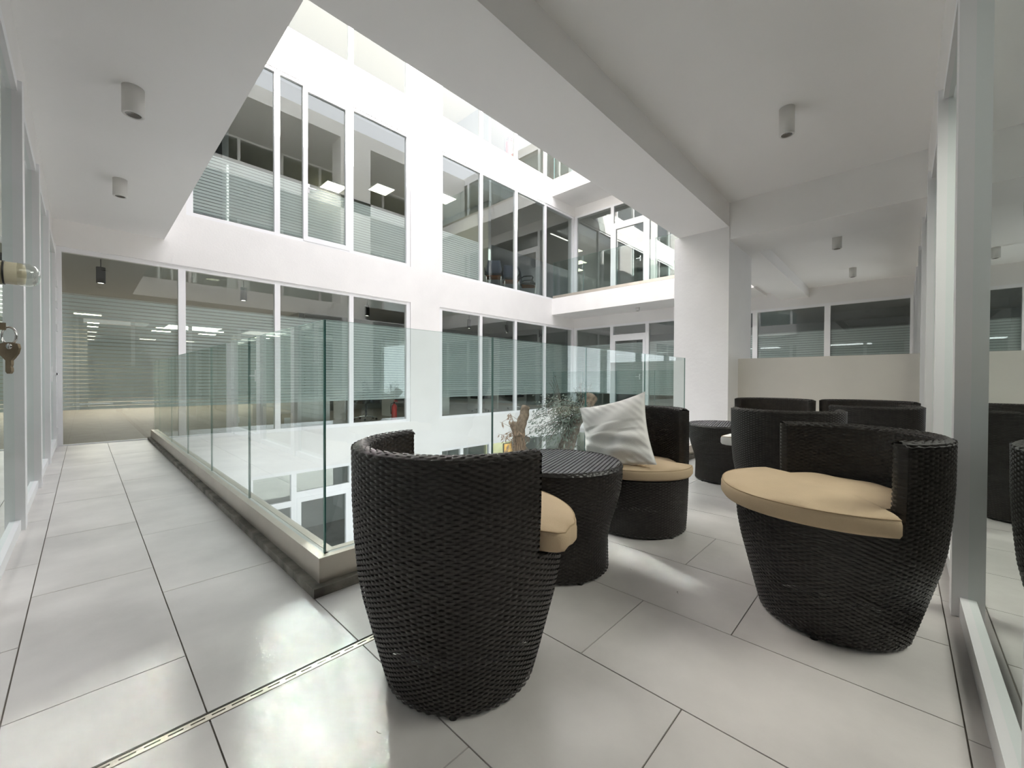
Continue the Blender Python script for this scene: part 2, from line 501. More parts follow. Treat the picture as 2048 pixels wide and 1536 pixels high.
# ------------------------------------------------------------------ floor
fl = MB()
fl.box(WX, 0.72, 1.92, D, -0.60, -0.006)
fl.box(WX, 7.9, SY, 1.92, -0.60, -0.006)
fl.box(7.9, E3, SY, 2.65, -0.60, -0.001)
fl.box(0.72, 11.39, 1.92, 2.02, -0.60, -0.006)
floor = struct(fl.build('floor', M['grout']))
def tile(x0, x1, y0, y1, g=0.0022):
    if x1 - x0 < 0.01 or y1 - y0 < 0.01: return
    MB().box(x0 + g, x1 - g, y0 + g, y1 - g, -0.005, rng.uniform(-0.0004, 0.0002)).build('tile', M['tile'], floor)
def strip(x0, x1, ya, yb, cuts):
    ys = [ya] + [t for t in sorted(cuts) if ya + 0.02 < t < yb - 0.02] + [yb]
    for p, q in zip(ys[:-1], ys[1:]): tile(x0, x1, p, q)
DR0, DR1 = 1.458, 1.494
yr = lambda o: [o + k for k in range(-3, 12)]
for x0, x1, o in ((WX, -0.171, 0.36), (-0.171, 0.25, 0.86), (0.25, 0.72, 0.489)):
    strip(x0, x1, DR1, D, yr(o))
    strip(x0, x1, -0.143, DR0, yr(0.86 if x0 < 0.2 else 0.843))
for i in range(1, 14):
    x0 = 0.25 + 0.5 * i
    x1 = min(x0 + 0.5, 7.24)
    if i == 1: x0 = 0.75
    o = 0.474 if i % 2 else 0.838
    xa = 0.72 if i == 1 else x0
    if x0 < 1.6:
        strip(xa, x1, -0.143, DR0, yr(o)); strip(xa, x1, DR1, 1.93, yr(o))
    else:
        strip(xa, x1, -0.143, 1.93, yr(o))
for k in range(0, 8): tile(-0.3 + k, min(0.7 + k, 7.24), SY, -0.143)

dr = tag(empty('linear_drain', (0, 1.476, 0)), 'thin slotted steel drain line crossing the pale floor tiles', 'drain')
b = MB().box(-0.30, 1.75, -0.0155, -0.0045, -0.004, 0.0).box(-0.30, 1.75, 0.0015, 0.0095, -0.004, 0.0)
for k in range(0, 42): b.box(-0.30 + k * 0.05 - 0.008, -0.30 + k * 0.05 + 0.008, -0.0045, 0.0015, -0.004, -0.0002)
b.build('grate', M['steel'], dr)
MB().box(-0.30, 1.75, -0.018, 0.018, -0.0062, -0.0045).build('trough', M['black'], dr)

# ground floor of the court
struct(MB().box(-7, 18, -7, D + 6, -4.3, -3.9).build('ground', M['concrete']))

# ------------------------------------------------------------------ glass balustrades
def balustrade(name, label, pts, z, joints, plinth=True, h=1.13, ch=0.12, seg=None):
    r = tag(empty(name), label, 'railing', 'glass railings of the court')
    return r
rail = tag(empty('glass_railing', (0.807, 2.015, 0)), 'green-tinted frameless glass railing on the steel kerb beside the black chairs', 'railing')
rx, ry = 0.807, 2.015
def part(mb, name, m, parent=rail):
    o = mb.build(name, m, parent)
    o.matrix_parent_inverse = Matrix.Translation(-parent.location)
    return o
part(MB().box(0.717, 0.95, 1.92, D - 0.01, 0.0, 0.042).box(0.95, 6.72, 1.92, 2.15, 0.0, 0.042), 'stone_plinth', M['stone'])
part(MB().box(0.757, 0.795, 1.965, D - 0.01, 0.042, 0.158).box(0.819, 0.857, 2.065, D - 0.01, 0.042, 0.158).box(0.795, 6.72, 1.965, 2.003, 0.042, 0.158).box(0.819, 6.72, 2.027, 2.065, 0.042, 0.158).box(0.79, 6.72, 1.99, 2.04, 0.042, 0.14).box(0.79, 0.83, 1.99, D - 0.01, 0.042, 0.14), 'steel_channel', M['steel'])
part(MB().box(0.799, 6.71, 2.0035, 2.0265, 0.141, 0.1565).box(0.7955, 0.8185, 2.004, D - 0.02, 0.141, 0.1565), 'sealant', M['seal'])
def pane_box(x0, x1, y0, y1, z0, z1, parent, edge='joint_edge'):
    """a pane whose ground edges show dark green"""
    m = MB().box(x0, x1, y0, y1, z0, z1)
    alongx = (x1 - x0) > (y1 - y0)
    # face order: bottom, top, -y, +x, +y, -x
    m.mi = [0, 2, 0, 1, 0, 1] if alongx else [0, 2, 1, 0, 1, 0]
    o = m.build('glass_panel', [M['rail_glass'], M[edge], M['rail_edge']], parent)
    o.matrix_parent_inverse = Matrix.Translation(-parent.location)
    return o
M['joint_edge'] = mat('grey_green_joint', (0.14, 0.29, 0.265), 0.15)
M['rail_edge'] = mat('pale_green_edge', (0.38, 0.62, 0.56), 0.2)
ZT = 1.287
ys = [2.024, 3.33, 4.56, 5.79, 7.02, 8.25, 8.90]
for p, q in zip(ys[:-1], ys[1:]): pane_box(rx - 0.0065, rx + 0.0065, p + 0.003, q - 0.003, 0.10, ZT, rail, 'glass_edge' if p < 2.1 else 'joint_edge')
xs = [0.799, 1.92, 3.055, 4.20, 5.33]
for p, q in zip(xs[:-1], xs[1:]): pane_box(p + (0 if p < 1 else 0.003), q - 0.003, ry - 0.0065, ry + 0.0065, 0.10, ZT, rail)

def simple_rail(name, label, x, y0, y1, z, top):
    r = tag(empty(name, (x, y0, z)), label, 'railing')
    part(MB().box(x - 0.045, x + 0.045, y0, y1, z, z + 0.085), 'metal_channel', M['steel'], r)
    n = max(1, round((y1 - y0) / 1.25))
    for k in range(n):
        a, b = y0 + (y1 - y0) * k / n, y0 + (y1 - y0) * (k + 1) / n
        pane_box(x - 0.006, x + 0.006, a + 0.003, b - 0.003, z + 0.03, top, r)
    return r
simple_rail('glass_railing.001', 'clear glass railing on the balcony one floor up at the far right of the court', 11.44, 2.70, D - 0.03, 3.86, 5.12)
simple_rail('glass_railing.002', 'clear glass railing on the same floor across the court in front of the door', 11.44, 2.70, D - 0.03, 0.0, 1.287)
simple_rail('glass_railing.003', 'clear glass railing on the topmost balcony at the far right of the court', 11.44, 2.70, D - 0.03, 7.95, 9.2)

# ------------------------------------------------------------------ rooms behind the glazing
rm = MB()
rooms_d = MB(); rooms_f = MB(); rooms_c = MB(); rooms_g = MB()
# far rooms per level
rooms_f.box(-3.5, 20, D + T, 33, -0.3, -0.02)
rooms_c.box(-3.5, 20, D + T, 33, 3.05, 3.82)
rm.box(-3.5, 20, 32.7, 33, -0.02, 3.05).box(-3.7, -3.5, D + T, 33, -0.02, 3.05).box(-3.7, WX - 0.3, D, D + T, -0.3, 12.2)
rm.box(5.7, 6.5, 15.5, 16.2, -0.02, 3.05).box(-0.6, 0.1, 20.5, 21.2, -0.02, 3.05)
rooms_g.box(12.6, 12.75, D + T, 15, -0.02, 3.05).box(4.6, 4.75, 13.5, 22, -0.02, 3.05).box(4.75, 20, 13.4, 13.55, -0.02, 3.05)
for z0, z1 in ((-3.9, -0.87), (3.82, 7.4), (7.95, 10.9)):
    rooms_g.box(-3.5, 20, D + 5.2, D + 5.5, z0, z1)
    rooms_f.box(-3.5, 20, D + T, D + 5.5, z0 - 0.2, z0)
    rm.box(-3.5, 20, D + T, D + 5.5, z1, z1 + 0.2)
    for x in (2.1, 10.0): rooms_g.box(x, x + 0.12, D + 1.8, D + 5.2, z0, z1)
rooms_g.box(20.0, 20.2, D, 33, -4.2, 11.1).box(-3.9, -3.7, D, 33, -4.2, 11.1)
# east rooms
for z0, z1 in ((-3.9, -0.87), (0.0, 3.05), (3.86, 7.4), (7.95, 10.4)):
    rooms_g.box(E3 + 5.0, E3 + 5.2, -1, D, z0, z1)
    rooms_f.box(E3 + T, E3 + 5.2, -1, D, z0 - 0.2, z0 - 0.001)
    rooms_c.box(E3 + T, E3 + 5.2, -1, D, z1, z1 + 0.2)
    rooms_g.box(E3 + T, E3 + 5.0, -1.2, -1, z0, z1)
# south and west rooms
for z0, z1 in ((0.0, 2.98), (3.86, 7.1), (7.95, 10.1)):
    (rooms_d if z0 == 0 else rooms_g).box(-6, E3, SY - 5.2, SY - 5.0, z0, z1)
    rooms_g.box(-6.2, -6, SY - 5, D, z0, z1)
    (rooms_d if z0 == 0 else rooms_f).box(-6, E3, SY - 5.2, SY - T, z0 - 0.2, z0 - 0.02)
    rooms_f.box(-6, WX - T, SY, D, z0 - 0.2, z0 - 0.02)
    rooms_c.box(-6, E3, SY - 5.2, SY - T, z1, z1 + 0.2).box(-6, WX - T, SY, D, z1, z1 + 0.2)
    rooms_g.box(-4.5, -4.4, SY - T, 3, z0, z1)
struct(rooms_f.build('floor_offices', M['room_floor']))
struct(rooms_c.build('ceiling_offices', M['room_dark']))
struct(rm.build('wall_offices', M['room_wall']))
struct(rooms_d.build('floor_dark_office', M['office_shade']))
struct(rooms_g.build('wall_office_partitions', M['room_grey']))

# ------------------------------------------------------------------ ceiling downlights
def downlight(x, y, z, h, d, label):
    r = tag(empty('ceiling_downlight', (x, y, z)), label, 'ceiling light')
    rr = d / 2
    MB().lathe([(0.001, 0), (rr, 0), (rr, -h + 0.006), (rr - 0.006, -h), (rr * 0.74, -h), (rr * 0.70, -h + 0.02)], 28).build('lamp_body', M['lamp'], r, True)
    MB().lathe([(rr * 0.71, -h + 0.004), (rr * 0.4, -h + 0.012), (0.001, -h + 0.014)], 24).build('lens', M['lens'], r, True)
    return r
downlight(0.285, 4.47, 3.32, 0.215, 0.140, 'white cylinder ceiling light over the walkway, nearer the camera of its two')
downlight(0.305, 6.62, 3.32, 0.200, 0.130, 'small white cylinder ceiling light at the far end of the walkway')
downlight(4.79, 0.84, 3.68, 0.262, 0.132, 'white cylinder ceiling light above the black wicker chairs on the right')
downlight(8.52, 0.783, 3.36, 0.200, 0.132, 'white cylinder ceiling light just beyond the cross beam')
downlight(11.1, 0.755, 3.36, 0.190, 0.125, 'white cylinder ceiling light farthest back above the end windows')
downlight(12.05, 6.03, 3.29, 0.11, 0.12, 'small white ceiling light under the balcony across the court')

# ------------------------------------------------------------------ woven chairs and tables
def weave(parts, surf, us, vs_, hv, amp, bulge=0.0009, par=0):
    """strands along u, one per v, riding over and under stakes; surf(u, v) -> position, normal"""
    nu = len(us)
    k = np.arange(nu)
    for i, v in enumerate(vs_):
        c = np.cos(PI * (k / float(NS) + i + par))
        w = np.sign(c) * np.abs(c) ** 0.42 * amp
        rows = []
        for j, dv in enumerate((-hv, 0.0, hv)):
            p, n = surf(us, np.full(nu, v + dv))
            rows.append(p + n * (w + (bulge if j == 1 else 0.0))[:, None])
        parts.append(np.stack(rows))
def weave_mesh(name, parts, material):
    verts, faces, base = [], [], 0
    for g in parts:
        nj, nu, _ = g.shape
        verts.append(g.reshape(-1, 3))
        idx = base + np.arange(nj * nu).reshape(nj, nu)
        faces.append(np.stack([idx[:-1, :-1], idx[:-1, 1:], idx[1:, 1:], idx[1:, :-1]], -1).reshape(-1, 4))
        base += nj * nu
    V = np.concatenate(verts); F = np.concatenate(faces)
    me = bpy.data.meshes.new(name)
    me.vertices.add(len(V)); me.vertices.foreach_set('co', V.ravel().astype(np.float32))
    me.loops.add(F.size); me.loops.foreach_set('vertex_index', F.ravel().astype(np.int32))
    me.polygons.add(len(F))
    me.polygons.foreach_set('loop_start', np.arange(0, F.size, 4, dtype=np.int32))
    me.polygons.foreach_set('use_smooth', np.ones(len(F), dtype=bool))
    me.materials.append(material)
    me.update(calc_edges=True)
    return me
def revolve(prof, off=0.0, sign=1.0):
    zs = np.array([p[1] for p in prof]); rs = np.array([p[0] for p in prof])
    zz = np.linspace(zs[0], zs[-1], 200)
    rr = np.interp(zz, zs, rs)
    for _ in range(6): rr[1:-1] = (rr[:-2] + rr[1:-1] * 2 + rr[2:]) / 4
    def f(u, v):
        r = np.interp(v, zz, rr) + off
        cs, sn = np.cos(u), np.sin(u)
        return np.stack([r * cs, r * sn, v], -1), np.stack([cs * sign, sn * sign, np.zeros_like(u)], -1)
    f.r = lambda z: float(np.interp(z, zz, rr))
    return f

ROW = 0.0084
NS = 4           # samples per stake
NST = 104        # stakes around a chair
def make_chair_meshes(prof, top, half, SEAT):
    """half: half the angle of the open front, radians"""
    s = revolve(prof)
    th = 0.056
    zs = lambda a, b: np.arange(a + ROW / 2, b, ROW)
    out = {}
    P = []
    us = np.linspace(0, 2 * PI, NST * NS + 1)
    weave(P, s, us, zs(0.012, SEAT - 0.001), ROW * 0.55, 0.0023)
    out['woven_base'] = weave_mesh('woven_base', P, M['rattan'])
    a0, a1 = 2 * PI * half / NST, 2 * PI * (NST - half) / NST
    nb = NST - 2 * half
    ub = np.linspace(a0, a1, nb * NS + 1)
    par = (half + len(zs(0.012, SEAT))) % 2
    P = []
    weave(P, s, ub, zs(SEAT, top - 0.004), ROW * 0.55, 0.0023, par=par)
    si = revolve(prof, -th, -1.0)
    weave(P, si, ub, zs(SEAT - 0.01, top - 0.004), ROW * 0.55, 0.0023)
    for a in (a0, a1):
        ca, sa = math.cos(a), math.sin(a)
        tn = np.array([sa, -ca, 0.0]) if a == a0 else np.array([-sa, ca, 0.0])
        def endf(u, v, ca=ca, sa=sa, tn=tn):
            r = np.interp(v, [0, 1], [0, 1]) * 0 + np.array([s.r(z) for z in v]) - th * u
            bul = 0.012 * np.sin(PI * u)
            p = np.stack([r * ca, r * sa, v], -1) + tn[None, :] * bul[:, None]
            return p, np.repeat(tn[None, :], len(u), 0)
        weave(P, endf, np.linspace(-0.05, 1.05, 3 * NS + 1), zs(SEAT, top - 0.004), ROW * 0.6, 0.0018)
    out['woven_backrest'] = weave_mesh('woven_backrest', P, M['rattan'])
    P = []
    def rim(u, v):
        r = s.r(top) + 0.001 - v * (th + 0.002)
        bul = 0.016 * np.sin(PI * np.clip(v, -0.03, 1.03)) - 0.007
        p = np.stack([r * np.cos(u), r * np.sin(u), top + bul], -1)
        n = np.stack([np.cos(u) * (0.5 - v), np.sin(u) * (0.5 - v), np.full_like(u, 1.0)], -1)
        return p, n
    weave(P, rim, np.linspace(a0 - 0.02, a1 + 0.02, int(nb * 1.15) * NS + 1), np.linspace(0.05, 0.95, 7), 0.085, 0.0015)
    out['woven_rim'] = weave_mesh('woven_rim', P, M['rattan_rim'])
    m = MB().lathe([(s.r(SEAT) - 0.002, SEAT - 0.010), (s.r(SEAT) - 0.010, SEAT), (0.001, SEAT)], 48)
    # dark liner added between the skins to stop light through the weave
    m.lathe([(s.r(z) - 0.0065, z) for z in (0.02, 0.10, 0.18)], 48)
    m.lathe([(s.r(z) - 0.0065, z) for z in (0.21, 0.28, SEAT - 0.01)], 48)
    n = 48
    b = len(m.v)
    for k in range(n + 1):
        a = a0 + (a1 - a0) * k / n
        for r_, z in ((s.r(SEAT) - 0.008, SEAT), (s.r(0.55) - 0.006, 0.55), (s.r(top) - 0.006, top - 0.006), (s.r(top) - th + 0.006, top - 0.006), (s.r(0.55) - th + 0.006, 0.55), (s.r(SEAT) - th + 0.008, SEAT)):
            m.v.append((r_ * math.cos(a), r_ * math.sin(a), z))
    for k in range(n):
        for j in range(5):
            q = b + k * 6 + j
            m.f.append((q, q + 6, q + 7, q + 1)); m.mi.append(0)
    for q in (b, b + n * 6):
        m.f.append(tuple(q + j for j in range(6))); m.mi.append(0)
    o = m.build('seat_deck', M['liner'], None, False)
    out['seat_deck'] = o.data
    bpy.data.objects.remove(o)
    ft = MB().lathe([(0.001, 0.0), (0.013, 0.0), (0.014, 0.016), (0.001, 0.016)], 12)
    o = ft.build('foot', M['black'], None, True)
    out['foot'] = o.data
    out['rfoot'] = s.r(0.012) - 0.012
    bpy.data.objects.remove(o)
    return out
def place_chair(meshes, x, y, ang, label, scale=1.0):
    r = tag(empty('wicker_chair', (x, y, 0), ang), label, 'chair', 'black wicker tub chairs')
    r.scale = (scale, scale, 1.0)
    for n in ('woven_base', 'woven_backrest', 'woven_rim'): stuff(link(n, meshes[n], r))
    link('seat_deck', meshes['seat_deck'], r)
    for k in range(4):
        a = PI / 4 + k * PI / 2
        link('foot', meshes['foot'], r, (meshes['rfoot'] * math.cos(a), meshes['rfoot'] * math.sin(a), 0.0))
    return r
PROF = [(0.250, 0.0), (0.272, 0.08), (0.300, 0.19), (0.328, 0.30), (0.343, 0.38), (0.354, 0.50), (0.360, 0.62), (0.362, 0.80)]
PROF2 = [(0.318, 0.0), (0.325, 0.10), (0.332, 0.30), (0.336, 0.50), (0.334, 0.80)]
HALF = 26        # stakes from the middle of the open front to either arm
S1, S2 = 0.012 + 55 * ROW, 0.012 + 42 * ROW
CM = make_chair_meshes(PROF, 0.785, HALF, S1)
CM2 = make_chair_meshes(PROF2, 0.800, HALF, S2)
A = math.radians
CH1 = (0.920, 1.120, A(0))
CH2 = (2.665, 1.334, A(206))
CH3 = (2.190, 0.214, A(130))
CH4 = (3.66, 0.633, A(22))
CH5 = (5.40, 1.05, A(186))
CH6 = (5.60, 0.26, A(174))
CH7 = (4.72, 0.215, A(49))
place_chair(CM, *CH1, 'black wicker tub chair nearest the glass corner, seen from behind')
place_chair(CM2, *CH2, 'black wicker tub chair holding the white square pillow, behind the front table')
place_chair(CM, *CH3, 'black wicker tub chair against the right-hand glass wall, beige cushion facing us')
place_chair(CM, *CH4, 'black wicker tub chair, back to us, just behind the glass-wall chair')
place_chair(CM, *CH5, 'black wicker tub chair at the low wall, on the pillar side', 1.07)
place_chair(CM, *CH6, 'black wicker tub chair at the low wall, in the corner by the glass', 1.10)
place_chair(CM, *CH7, 'black wicker tub chair turned away from us in front of the corner chair')

def make_cushion(rf, rb, ear, seed, thick=0.072, crumple=0.0, shift=0.0, soft=5):
    """D-shaped seat pad: wide rounded front, narrower tongue between the chair's arms"""
    r = np.random.default_rng(seed)
    n = 120
    th = np.linspace(-PI, PI, n, endpoint=False)
    def R(t):
        a = abs(t)
        f = min(1.0, max(0.0, (a - ear) / A(soft)))
        f = f * f * (3 - 2 * f)
        front = rf * (1 - 0.03 * math.cos(2 * t) + 0.02 * (a / ear) ** 6 * (a < ear))
        return front * (1 - f) + rb * f
    ph = r.uniform(0, 6.28, 8)
    prof = [(0.0, 0.004), (0.5, 0.002), (0.90, 0.0), (0.975, 0.006), (1.0, 0.020), (1.0, thick - 0.018), (0.985, thick - 0.004), (0.955, thick), (0.85, thick + 0.007), (0.7, thick + 0.011), (0.5, thick + 0.014), (0.25, thick + 0.015), (0.0, thick + 0.015)]
    v, f = [], []
    for q, z in prof:
        for t in th:
            rad = R(t) * q
            w = 0
            if z > thick - 0.001:
                x_, y_ = rad * math.cos(t), rad * math.sin(t)
                w = 0.0022 * (math.sin(17 * x_ + 9 * y_ + ph[0]) + math.sin(-11 * x_ + 21 * y_ + ph[1]) + math.sin(31 * x_ + 5 * y_ + ph[2]) * 0.6)
                w += 0.004 * q ** 6 * math.sin(9 * t + ph[3])
            dz = w
            if crumple and q > 0.55:
                dt = (t - crumple) / 0.16
                g = math.exp(-dt * dt)
                dz += g * (q - 0.55) * (0.012 * math.sin(dt * 2.2) - 0.004) * (1 if z > 0.02 else 0.3)
                rad *= 1 - 0.02 * g * math.cos(dt * 4)
            rad += 0.003 * math.sin(5 * t + ph[4]) * q
            v.append((rad * math.cos(t) + shift, rad * math.sin(t), z + dz))
    for i in range(len(prof) - 1):
        for k in range(n):
            k2 = (k + 1) % n
            f.append((i * n + k, i * n + k2, (i + 1) * n + k2, (i + 1) * n + k))
    me = bpy.data.meshes.new('seat_cushion')
    me.from_pydata(v, [], f)
    me.polygons.foreach_set('use_smooth', [True] * len(f))
    me.materials.append(M['cushion'])
    me.update()
    o = link('seat_cushion', me)
    ring = [Vector(v[6 * n + k]) * 1.0 for k in range(n)]
    sm = MB()
    sm.tube(ring + [ring[0]], 0.0022, 5, caps=False)
    sm.build('seam', M['seam'], o, True)
    return o
def put(o, ch, z, rot=0.0, scale=1.0):
    o.location = (ch[0], ch[1], z)
    o.rotation_euler = (0, 0, ch[2] + rot)
    o.scale = (scale, scale, 1)
for i, (ch, label, kw, sc) in enumerate((
        (CH1, 'beige seat cushion with a crumpled corner on the nearest chair', dict(rf=0.392, rb=0.288, ear=A(78), crumple=A(-74), soft=12), 1.0),
        (CH2, 'beige seat cushion under the white square pillow', dict(rf=0.345, rb=0.268, ear=A(84)), 1.0),
        (CH3, 'beige seat cushion overhanging the chair at the right-hand glass wall', dict(rf=0.392, rb=0.290, ear=A(88), shift=0.035), 1.0),
        (CH4, 'off-white seat cushion poking out of the chair with its back to us', dict(rf=0.415, rb=0.288, ear=A(82), shift=0.03), 1.0),
        (CH5, 'beige seat cushion in the low-wall chair on the pillar side', dict(rf=0.372, rb=0.288, ear=A(84)), 1.07),
        (CH6, 'beige seat cushion in the low-wall corner chair', dict(rf=0.372, rb=0.288, ear=A(84)), 1.10),
        (CH7, 'beige seat cushion in the chair turned away near the low wall', dict(rf=0.372, rb=0.288, ear=A(84)), 1.0))):
    o = tag(make_cushion(seed=11 + i, **kw), label, 'cushion', None if ch is CH4 else 'beige seat cushions')
    if ch is CH4: o.data.materials[0] = M['pillow']
    put(o, ch, (S2 if ch is CH2 else S1) + 0.002, 0, sc)

def make_pillow(size, thick, seed):
    n = 56
    r = np.random.default_rng(seed)
    V, F = [], []
    for side in (1, -1):
        for i in range(n + 1):
            for j in range(n + 1):
                u, v = -1 + 2 * i / n, -1 + 2 * j / n
                pin = 1 - 0.10 * (1 - u * u) * abs(v) ** 2
                pin2 = 1 - 0.10 * (1 - v * v) * abs(u) ** 2
                e = max(0.0, (1 - u ** 2)) ** 0.55 * max(0.0, (1 - v ** 2)) ** 0.55
                fold = 0.015 * math.sin(7.5 * v + 2.2 * u + 1.3 * math.sin(2.4 * u)) * e ** 0.6 * (0.35 + 0.65 * (v < 0.25))
                fold += 0.009 * math.sin(15 * v - 4 * u + seed) * e ** 0.5 * (v < 0)
                rip = 0.006 * (max(abs(u), abs(v)) ** 5) * math.sin(26 * (u - v)) * e ** 0.3
                y = side * (thick * e * (1.0 - 0.10 * v)) + (fold + rip) * (1 if side > 0 else 0.5)
                V.append((u * size / 2 * pin2, y, v * size / 2 * pin))
    m = (n + 1) ** 2
    for i in range(n):
        for j in range(n):
            a = i * (n + 1) + j
            F.append((a, a + 1, a + n + 2, a + n + 1))
            F.append((m + a, m + a + n + 1, m + a + n + 2, m + a + 1))
    me = bpy.data.meshes.new('throw_pillow')
    me.from_pydata(V, [], F)
    me.polygons.foreach_set('use_smooth', [True] * len(F))
    me.materials.append(M['pillow'])
    me.update()
    o = link('throw_pillow', me)
    rim = []
    for i in range(n): rim.append(i * (n + 1))
    for j in range(n): rim.append(n * (n + 1) + j)
    for i in range(n, 0, -1): rim.append(i * (n + 1) + n)
    for j in range(n, 0, -1): rim.append(j)
    pts = [Vector(V[q]) for q in rim]
    MB().tube(pts + [pts[0]], 0.0018, 5, caps=False).build('seam', M['pillow'], o, True)
    return o
def orient(o, centre, right, upv):
    """local X along right, local Z along upv, local -Y/+Y thickness"""
    r = right.normalized(); z = (upv - r * upv.dot(r)).normalized(); y = z.cross(r)
    o.matrix_world = Matrix(((r.x, y.x, z.x, centre[0]), (r.y, y.y, z.y, centre[1]), (r.z, y.z, z.z, centre[2]), (0, 0, 0, 1)))
h_r = Vector((math.cos(A(-26.6) - 0.0), 0, 0))
pr = Vector((0.17, -0.985, 0.0)); pf = Vector((0.985, 0.17, 0.0))
tilt = A(15)
rv = pr * math.cos(tilt) + Vector((0, 0, 1)) * math.sin(tilt)
uv = (Vector((0, 0, 1)) * math.cos(tilt) - pr * math.sin(tilt)) + pf * 0.34
pil = tag(make_pillow(0.49, 0.090, 3), 'square white throw pillow propped in the chair behind the front table', 'pillow')
orient(pil, (2.490, 1.405, 0.635), -rv, uv)

def make_table(x, y, ang, label):
    H, Rt = 0.56, 0.348
    prof = [(0.276, 0.0), (0.274, 0.08), (0.272, 0.17), (0.284, 0.24), (0.312, 0.33), (0.338, 0.43), (0.346, 0.50), (0.345, 0.56)]
    s = revolve(prof)
    r = tag(empty('wicker_table', (x, y, 0), ang), label, 'table', 'round black wicker tables')
    P = []
    weave(P, s, np.linspace(0, 2 * PI, 100 * NS + 1), np.arange(0.012 + ROW / 2, H - 0.012, ROW), ROW * 0.55, 0.0023)
    stuff(link('woven_body', weave_mesh('woven_body', P, M['rattan']), r))
    P = []
    def rim(u, v):
        rr = Rt + 0.001 - v * 0.016
        p = np.stack([rr * np.cos(u), rr * np.sin(u), H - 0.014 + 0.018 * np.sin(PI / 2 * np.clip(v * 1.1, 0, 1))], -1)
        return p, np.stack([np.cos(u) * (1 - v), np.sin(u) * (1 - v), np.full_like(u, 0.3) + v], -1)
    weave(P, rim, np.linspace(0, 2 * PI, 110 * NS + 1), np.linspace(0.1, 0.9, 4), 0.15, 0.0015)
    stuff(link('woven_rim', weave_mesh('woven_rim', P, M['rattan']), r))
    MB().lathe([(s.r(z) - 0.0075, z) for z in (0.02, 0.1, 0.17, 0.24, 0.33, 0.43, 0.5, 0.54)], 48).build('blocking_liner', M['liner'], r)  # dark shell added so no light shows through the weave gaps
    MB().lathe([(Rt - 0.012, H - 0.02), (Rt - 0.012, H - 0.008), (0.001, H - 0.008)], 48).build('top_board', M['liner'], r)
    pitch = 0.0226
    k = -int(0.335 / pitch)
    while k * pitch < 0.336:
        t = k * pitch
        hl = math.sqrt(max(0.0, 0.339 ** 2 - t * t))
        if hl > 0.03:
            w = 0.0091
            m = MB()
            m.v = [(-hl, t - w, H - 0.008), (hl, t - w, H - 0.008), (hl, t - w * 0.82, H + 0.001), (-hl, t - w * 0.82, H + 0.001),
                   (hl, t + w * 0.82, H + 0.001), (-hl, t + w * 0.82, H + 0.001), (hl, t + w, H - 0.008), (-hl, t + w, H - 0.008)]
            m.f = [(0, 1, 2, 3), (3, 2, 4, 5), (5, 4, 6, 7), (0, 3, 5, 7), (1, 6, 4, 2)]
            m.mi = [0] * 5
            m.build('slat', M['rattan_top'], r)
        k += 1
    for q in range(4):
        a = PI / 4 + q * PI / 2
        MB().lathe([(0.001, 0.0), (0.013, 0.0), (0.014, 0.016), (0.001, 0.016)], 12).build('foot', M['black'], r, True, (0.262 * math.cos(a), 0.262 * math.sin(a), 0))
    return r
make_table(1.79, 1.363, A(18.7), 'round black wicker table with a ribbed top, beside the nearest chair')
make_table(4.47, 1.28, A(12), 'round black wicker table farther back by the pillar')

# ------------------------------------------------------------------ open door leaf with handle and keys at the camera's left
DOOR[0] += 1
dl = struct(empty('door_%d' % DOOR[0], (-0.105, 0.28, 0)))
def dpart(mb, name, m, sm=False):
    o = mb.build(name, m, dl, sm); o.matrix_parent_inverse = Matrix.Translation(-dl.location); return o
X0, X1 = -0.128, -0.090
dpart(MB().box(X0, X1, 0.66, 0.735, 0.02, 2.35), 'door_stile', M['frame'])
dpart(MB().box(X0, X1, -0.14, -0.065, 0.02, 2.35), 'door_stile', M['frame'])
dpart(MB().box(X0, X1, -0.065, 0.66, 0.02, 0.12), 'door_rail', M['frame'])
dpart(MB().box(X0, X1, -0.065, 0.66, 2.26, 2.35), 'door_rail', M['frame'])
dpart(MB().box(-0.112, -0.104, -0.065, 0.66, 0.12, 2.26), 'pane', M['glass'])
hy, hz, hr = 0.712, 1.1105, 0.0128
def xl(prof, n=24):
    """profile of (x, r) turned about the horizontal axis through the handle"""
    m = MB()
    for x, r in prof:
        for k in range(n):
            a = 2 * PI * k / n
            m.v.append((x, hy + r * math.cos(a), hz + r * math.sin(a)))
    for i in range(len(prof) - 1):
        for k in range(n):
            k2 = (k + 1) % n
            m.f.append((i * n + k, i * n + k2, (i + 1) * n + k2, (i + 1) * n + k)); m.mi.append(0)
    return m
hz = 1.1155
dpart(xl([(X1, 0.001), (X1, 0.018), (X1 + 0.006, 0.018), (X1 + 0.007, hr * 0.97), (-0.0602, hr * 0.97), (-0.0602, 0.001)]), 'door_handle', M['ivory'], True)
dpart(xl([(-0.0604, hr * 1.02), (-0.0590, hr * 1.02), (-0.0590, 0.001)]), 'handle_ring', M['black'], True)
dpart(xl([(-0.0590, hr * 0.95), (-0.0470, hr * 0.95), (-0.0445, hr * 0.80), (-0.0435, 0.001)]), 'handle_core', M['ivory'], True)
dpart(xl([(-0.0500, hr * 1.0), (-0.0415, hr * 1.0), (-0.0370, hr * 0.86), (-0.0345, hr * 0.6), (-0.0334, hr * 0.25), (-0.0332, 0.0005)]), 'handle_cap', M['clear'], True)
dpart(MB().box(X1, X1 + 0.012, 0.690, 0.722, 0.995, 1.085), 'lock_plate', M['chrome'])
kz = 1.056
ky = 0.706
keys = tag(empty('key', (-0.062, ky, kz)), 'worn metal key hanging from a ring in the door lock at the left edge', 'key')
def kpart(mb, name, m, sm=False):
    o = mb.build(name, m, keys, sm); o.matrix_parent_inverse = Matrix.Translation(-keys.location); return o
